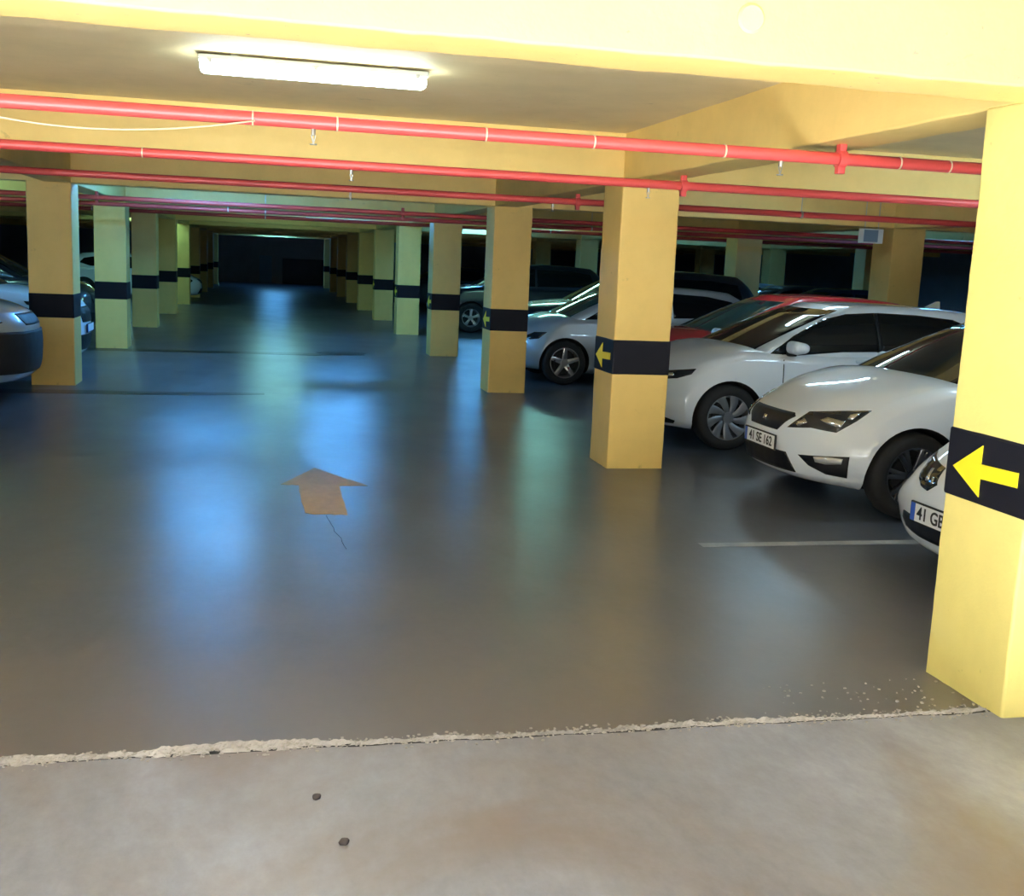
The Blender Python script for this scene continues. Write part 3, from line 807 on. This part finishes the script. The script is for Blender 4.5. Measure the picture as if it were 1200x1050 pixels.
P_SMALL = params(L=4.0, axles=(.74, 3.28), hood=[(0, .68), (.08, .78), (.35, .905), (.7, .98), (1.2, .98), (2.0, .96), (3.3, 1.0), (3.8, .98), (4.0, .92)],
    ws=[(0, .56), (.25, .78), (.6, 1.16), (.85, 1.50), (1, 1.75)], rw=[(0, 3.92), (.3, 3.86), (.7, 3.68), (1, 3.4)],
    roof=[(.6, 1.37), (1.7, 1.40), (2.4, 1.43), (3.0, 1.41), (3.7, 1.33)], plan=[(0, .94), (.5, .985), (1.0, 1), (3, 1), (3.6, .98), (4.0, .92)],
    windows=[[(1.02, .93), (1.20, .935), (1.25, 1.06)], [(1.28, .93), (2.3, .985), (2.3, 1.335), (2.0, 1.335), (1.72, 1.28), (1.32, 1.08)], [(2.35, .985), (3.1, 1.01), (3.42, 1.10), (3.3, 1.24), (2.9, 1.31), (2.35, 1.335)]],
    mirror=(1.33, .98), tail_lamp=None, wheel=(5, 'star'), handles=((2.1, .88), (3.0, .91)),
    bottom=[(0, .22), (.25, .19), (1, .17), (3.0, .17), (4.0, .26)],
    seams=[[(1.24, .30), (1.25, .30), (1.28, .92), (1.27, .92)]],
    headlight=[(.56, .66), (.66, .62), (.80, .64), (.90, .735), (.70, .725)])
P_SUV = params(L=4.4, wr=.35, arch=.395, axles=(.88, 3.5), hood=[(0, .85), (.08, .95), (.35, 1.04), (.75, 1.09), (1.1, 1.12), (2, 1.12), (3.6, 1.14), (4.2, 1.12), (4.4, 1.05)],
    nose=[(.2, .08), (.4, .01), (.6, 0), (.8, .02), (.95, .07), (1.05, .12)], cab0=1.0, roof=[(.8, 1.58), (2, 1.62), (2.8, 1.66), (3.6, 1.63), (4.3, 1.56)],
    rw=[(0, 4.3), (.3, 4.26), (.7, 4.14), (1, 3.95)], wc=[(0, .83), (.25, .815), (.6, .75), (.88, .68), (1, .64)],
    screen=[(-.70, 1.04), (.70, 1.04), (.66, 1.2), (.60, 1.42), (.55, 1.54), (-.55, 1.54), (-.60, 1.42), (-.66, 1.2)], rear_screen=None,
    windows=[[(1.45, 1.13), (2.42, 1.13), (2.42, 1.53), (2.2, 1.53), (1.95, 1.47)], [(2.47, 1.13), (3.9, 1.16), (3.8, 1.46), (3.3, 1.52), (2.47, 1.53)]],
    headlight=[(.60, .84), (.74, .80), (.90, .84), (1.04, .90), (1.06, .94), (.76, .925)], mirror=(1.5, 1.17), mirror_y=.82,
    grilles=[[(-.40, .86), (.40, .86), (.34, .66), (-.34, .66)], [(-.60, .50), (.60, .50), (.62, .30), (-.62, .30)]],
    handles=((2.25, 1.02), (3.2, 1.04)), seams=[[(1.40, .40), (1.41, .40), (1.44, 1.05), (1.43, 1.05)]], tail_lamp=None, plate=(.58, ''))

P_LEFT = dict(P_SUV); P_LEFT.update(plate=None, grilles=[[(-.40, .92), (.40, .92), (.34, .80), (-.34, .80)]],
    extras=[('bumper', [(-.82, .74), (.82, .74), (.82, .30), (-.82, .30)], 'trim', .012)])
W_, S_, R_, D_, G_ = M['white_car'], M['silver_car'], M['red_car'], M['dark_car'], M['grey_car']
make_car('hatchback_car', 'white sporty hatchback with black grille and angular headlamps', 'car', P_SPORT, (3.70, 7.68, 0), 0, W_)
make_car('hatchback_car', 'white hatchback with dark side windows and roof fin behind the sporty one', 'car', P_WHITE, (3.45, 10.55, 0), 0, W_)
make_car('hatchback_car', 'white car nose peeking out from behind the big sunlit entrance pillar', 'car', P_NEAR, (3.53, 5.10, 0), 0, W_)
make_car('hatchback_car', 'red car parked behind the white hatchback with dark windows', 'car', params(plate=None), (4.05, 12.80, 0), 0, R_, 'teal_glass')
make_car('small_car', 'small silver car with bright windscreen edge behind the arrow pillar', 'car', P_SMALL, (3.40, 15.87, 0), 0, S_, 'teal_glass')
make_car('tall_car', 'tall black car standing right behind the small silver car', 'car', P_SUV, (3.90, 18.00, 0), 0, D_)
make_car('tall_car', 'dark car with a shining wheel seen between two pillars right of the lane', 'car', P_SUV, (3.85, 26.50, 0), 0, D_)
make_car('hatchback_car', 'dark car deep in the garage beside the sixth pillar right of the lane', 'car', params(plate=None), (3.75, 37.2, 0), 0, D_)
make_car('hatchback_car', 'dark car roof with pale edge in the second line, behind the white hatchback roof', 'car', params(plate=None), (9.10, 20.95, 0), 0, D_)
make_car('hatchback_car', 'grey car roof in the second line, left of the wide yellow pillar', 'car', params(plate=None), (9.20, 23.30, 0), 0, G_)
make_car('hatchback_car', 'silver car roof farthest in the second line behind the red car', 'car', params(plate=None), (9.10, 26.4, 0), 0, S_)
make_car('tall_car', 'silver car nose with dark bumper at the left picture edge before the pillar', 'car', P_LEFT, (-2.42, 12.95, 0), PI, S_)
make_car('tall_car', 'white tall car behind the brownish pillar at the left edge', 'car', P_SUV, (-2.30, 15.75, 0), PI, W_)
make_car('tall_car', 'dark car parked behind the dark pillars on the left', 'car', P_SUV, (-2.9, 20.9, 0), PI, D_)
make_car('hatchback_car', 'pale car nose glinting between the far pillars on the left', 'car', params(plate=None), (-1.98, 37.3, 0), PI, W_)

# ------------------------------------------------------------------ daylight and view
w = bpy.data.worlds.new('sky'); scn.world = w; w.use_nodes = True
nt = w.node_tree; bg = nt.nodes['Background']
sky = nt.nodes.new('ShaderNodeTexSky'); sky.sky_type = 'NISHITA'; sky.sun_disc = False
sky.sun_elevation = math.radians(42); sky.sun_rotation = math.radians(200)
nt.links.new(sky.outputs['Color'], bg.inputs['Color']); bg.inputs['Strength'].default_value = .35
sun = bpy.data.lights.new('sun', 'SUN'); so = bpy.data.objects.new('sun', sun); COL.objects.link(so)
sun.energy = 250; sun.angle = math.radians(.53); sun.color = (.93, .98, 1)
d = Vector((.30, 1, -.68)); so.rotation_euler = d.to_track_quat('-Z', 'Y').to_euler(); so.location = (0, -12, 12)
vs = scn.view_settings
scn.display_settings.display_device = 'sRGB'
vs.view_transform = 'Standard'; vs.look = 'None'; vs.gamma = 1; vs.use_curve_mapping = False; vs.exposure = 0
